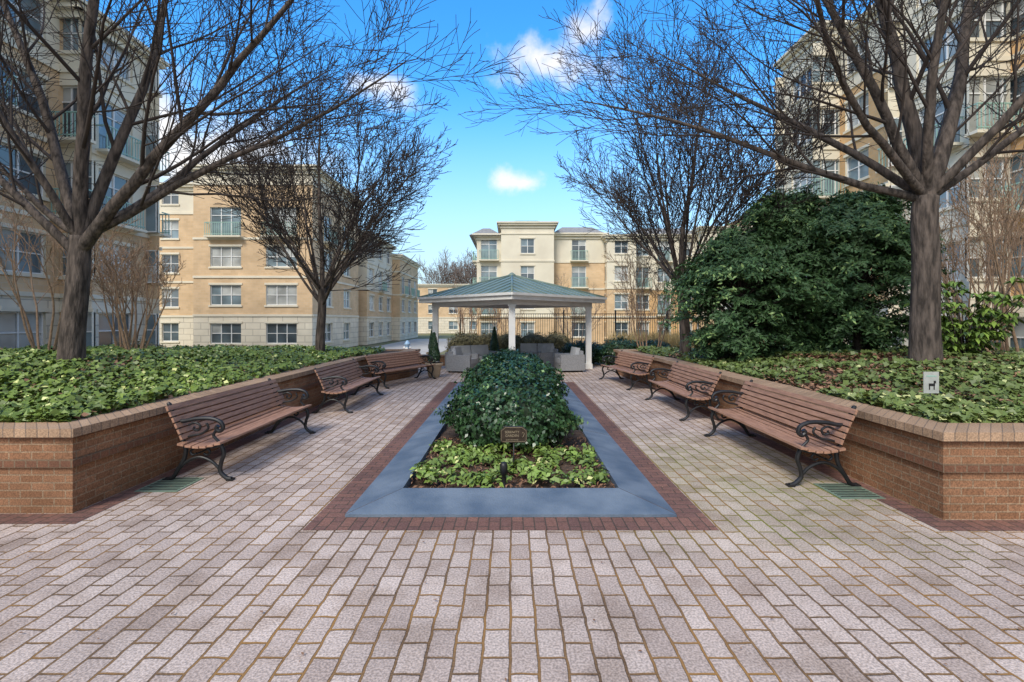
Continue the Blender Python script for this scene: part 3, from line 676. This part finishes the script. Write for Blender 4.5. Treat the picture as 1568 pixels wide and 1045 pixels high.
block(g,-18.99,-18.2,20.3,24.2,-.3,[(3.15,'stone',w1),(3.15,'tan',w1),(3.15,'cream',['balc']),(3.15,'cream',['balc']),(2.6,'cream',w1)],'ESN',3,1.9)
g.make('apartment_building')
g=MB(); FB=[(3.1,'stone',w1),(3.1,'tan',w1),(3.1,'tan',w1),(4.4,'tan',['balc']),(1.2,'cream',['n'])]
block(g,-25.7,-16.1,39,50.7,-.9,FB,'SEW',4,2.4,wS=[(2.6,2.5),(7.1,2.5)],wE=[(3.4,1.9),(8.2,1.9)])
FB2=[(3.05,'stone',w1),(3.05,'tan',w1),(3.05,'tan',w1),(3.05,'tan',w1),(2.4,'cream',w1)]
block(g,-40,-25.71,43,52,-.9,FB2,'S',3.4,1.5,wS=[(1.6,1.5),(5.2,1.5),(9.6,1.5),(12.6,1.3)])
FC=[(3.0,'stone',w1),(3.0,'tan',w1),(3.0,'cream',wb),(3.0,'cream',w1)]
block(g,-28,-15.6,52,63,-.9,FC,'SE',3.6,1.8); block(g,-28,-14.6,63.02,75,-.9,[(3,'stone',w1),(3,'tan',w1),(3,'tan',['balc']),(2.0,'tan',['n'])],'SE',3.6,1.8)
block(g,-26,-5.5,96,110,-.9,[(3.2,'stone',w1),(3.2,'tan',w1),(3.2,'tan',w1)],'SE',3.6,1.8)
g.frus(-21.75,57.5,11.3,12.8,5.7,5,3.2,2.5,'green')
g.make('apartment_building')
g=MB()
block(g,-3.9,-1.2,53.6,66,-.9,[(3.1,'tan',w1),(3.1,'tan',['balc']),(3,'cream',['balc']),(2.8,'cream',['balc'])],'SW',2.7,1.8)
block(g,-1.19,4.6,53,66,-.9,[(3.1,'tan',w1),(3.1,'cream',w1),(3.0,'cream',w1),(3.0,'cream',w1),(1.0,'cream',['n'])],'SEW',2.9,1.5)
block(g,4.61,10.4,54.2,66,-.9,[(3.1,'tan',w1),(3.1,'tan',['balc','w']),(3.0,'tan',['balc','w']),(3.0,'cream',['balc','w'])],'S',2.9,1.6)
block(g,10.41,13.6,53,66,-.9,[(3.1,'tan',w1),(3.1,'tan',w1),(3.0,'cream',w1),(2.6,'cream',w1)],'SEW',3,1.5)
block(g,13.61,21,55,68,-.9,[(3.1,'orange',w1),(3.1,'orange',wb),(3.0,'cream',['balc','w']),(3.0,'cream',wb)],'S',2.4,1.5); block(g,21.01,27,53.5,66,-.9,[(3.1,'tan',w1),(3.1,'cream',w1),(3.0,'cream',w1),(3.6,'cream',w1)],'SEW',3,1.6)
block(g,27.01,42,55,68,-.9,[(3.1,'orange',w1),(3.1,'orange',w1),(3.0,'cream',wb),(3.0,'cream',w1),(2.5,'cream',w1)],'S',3,1.6)
for (a,b,c,d,hh) in ((-4.5,-1.3,53,66,11.1),(4.6,10.4,53.9,66,11.4),(13.6,21,54.6,68,11.4)): g.frus((a+b)/2,(c+d)/2,hh,hh+1.1,(b-a)/2+.2,(d-c)/2,max(.3,(b-a)/2-1.2),(d-c)/2-2,'roofgray')
g.frus(1.7,59,12.5,13.3,2.6,5,1.2,3,'green')
g.make('apartment_building')
g=MB(); h=3.2
FE=[(h,'stone',w1),(h,'orange',w1),(h,'orange',wb),(h,'orange',w1),(h,'orange',['balc','w']),(h,'cream',w1)]
block(g,20,36,-12,34.4,-.5,FE,'WS',4.2,1.9)
FE2=[(h,'stone',w1),(h,'cream',w1),(h,'cream',w1),(h,'cream',['balc']),(h,'cream',w1),(h,'cream',w1),(.9,'cream',['n'])]
for yy in (31.6,21.5,11.5,1.5): block(g,18.9,19.99,yy-2.1,yy+2.1,-.5,FE2,'WSN',3,2.2)
g.make('apartment_building')
# ------------------------------------------------------------------ world & light
EL=46; az=math.radians(26)
sd=Vector((-math.sin(az)*math.cos(math.radians(EL)),-math.cos(az)*math.cos(math.radians(EL)),math.sin(math.radians(EL))))
L=bpy.data.lights.new('sun','SUN'); L.energy=3.2; L.angle=math.radians(20); L.color=(1,.93,.83)
lo=bpy.data.objects.new('sun',L); sc.collection.objects.link(lo); lo.rotation_euler=sd.to_track_quat('Z','Y').to_euler()
W=bpy.data.worlds.new('World'); sc.world=W; W.use_nodes=True; nt=W.node_tree
bg=nt.nodes['Background']; sky=nd(nt,'ShaderNodeTexSky',sky_type='NISHITA'); sky.sun_disc=False
sky.sun_elevation=math.radians(EL); sky.sun_rotation=math.atan2(sd.x,sd.y); sky.air_density=1.2; sky.dust_density=.6; sky.ozone_density=2.5
hs=nd(nt,'ShaderNodeHueSaturation'); hs.inputs['Saturation'].default_value=1.35; hs.inputs['Value'].default_value=2.2; nt.links.new(sky.outputs[0],hs.inputs['Color'])
tint=mul(nt,hs.outputs[0],(.62,.94,1.06))
tc=nd(nt,'ShaderNodeTexCoord'); sx=nd(nt,'ShaderNodeSeparateXYZ'); nt.links.new(tc.outputs['Generated'],sx.inputs[0])
hz=nd(nt,'ShaderNodeMapRange',interpolation_type='SMOOTHSTEP'); nt.links.new(sx.outputs['Z'],hz.inputs[0]); hz.inputs[1].default_value=.0; hz.inputs[2].default_value=.46; hz.inputs[3].default_value=.95; hz.inputs[4].default_value=0
hm=nd(nt,'ShaderNodeMix',data_type='RGBA'); nt.links.new(hz.outputs[0],hm.inputs[0]); nt.links.new(tint,hm.inputs[6]); hm.inputs[7].default_value=(4.6,5.7,6.7,1)
nz=nd(nt,'ShaderNodeTexNoise'); nz.inputs['Scale'].default_value=8; nz.inputs['Detail'].default_value=7; nz.inputs['Roughness'].default_value=.58; nt.links.new(tc.outputs['Generated'],nz.inputs['Vector'])
def cloud(px,py,rx,rz,v=None):
    v=v or Vector((px-784,740,490-py)).normalized()
    s1=nd(nt,'ShaderNodeVectorMath',operation='SUBTRACT'); nt.links.new(tc.outputs['Generated'],s1.inputs[0]); s1.inputs[1].default_value=v
    s2=nd(nt,'ShaderNodeVectorMath',operation='MULTIPLY'); nt.links.new(s1.outputs[0],s2.inputs[0]); s2.inputs[1].default_value=(1/rx,1/rx,1/rz)
    s3=nd(nt,'ShaderNodeVectorMath',operation='LENGTH'); nt.links.new(s2.outputs[0],s3.inputs[0])
    m=nd(nt,'ShaderNodeMath',operation='SUBTRACT'); m.inputs[0].default_value=1; nt.links.new(s3.outputs['Value'],m.inputs[1]); 
    m2=nd(nt,'ShaderNodeMath',operation='MAXIMUM'); nt.links.new(m.outputs[0],m2.inputs[0]); m2.inputs[1].default_value=-1
    return m2.outputs[0]
acc=None
for c in ((845,100,.16,.065),(892,50,.07,.045),(806,280,.08,.030),(575,130,.10,.035),(250,240,.28,.12),(60,60,.2,.05)):
    o=cloud(*c)
    if acc is None: acc=o
    else:
        m=nd(nt,'ShaderNodeMath',operation='MAXIMUM'); nt.links.new(acc,m.inputs[0]); nt.links.new(o,m.inputs[1]); acc=m.outputs[0]
bk=nd(nt,'ShaderNodeMapRange'); nt.links.new(sx.outputs['Y'],bk.inputs[0]); bk.inputs[1].default_value=.42; bk.inputs[2].default_value=-.1; bk.inputs[3].default_value=-1; bk.inputs[4].default_value=.8  # unseen cloud bank behind and beside the camera, added as neutral fill light
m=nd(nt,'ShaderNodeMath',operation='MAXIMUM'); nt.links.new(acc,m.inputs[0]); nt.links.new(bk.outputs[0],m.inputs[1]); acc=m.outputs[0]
m=nd(nt,'ShaderNodeMath',operation='MULTIPLY_ADD'); nt.links.new(nz.outputs['Fac'],m.inputs[0]); m.inputs[1].default_value=3.2; m.inputs[2].default_value=-1.75
a2=nd(nt,'ShaderNodeMath',operation='ADD'); nt.links.new(m.outputs[0],a2.inputs[0]); nt.links.new(acc,a2.inputs[1])
mr=nd(nt,'ShaderNodeMapRange',interpolation_type='SMOOTHSTEP'); nt.links.new(a2.outputs[0],mr.inputs[0]); mr.inputs[1].default_value=0; mr.inputs[2].default_value=1.0; mr.inputs[4].default_value=.94
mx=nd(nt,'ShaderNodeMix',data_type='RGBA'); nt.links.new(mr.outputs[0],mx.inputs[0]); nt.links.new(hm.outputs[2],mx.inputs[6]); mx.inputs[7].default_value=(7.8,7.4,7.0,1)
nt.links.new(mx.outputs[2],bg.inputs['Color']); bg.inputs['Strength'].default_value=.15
# ------------------------------------------------------------------ camera
cd=bpy.data.cameras.new('camera'); cd.sensor_width=36; cd.lens=17.0; cd.shift_y=-.0207; cd.clip_end=3000; cd.clip_start=.05
co=bpy.data.objects.new('camera',cd); sc.collection.objects.link(co); co.location=(0,0,1.8); co.rotation_euler=(math.pi/2,0,0); sc.camera=co
sc.view_settings.view_transform='Standard'; sc.view_settings.look='None'; sc.view_settings.exposure=0
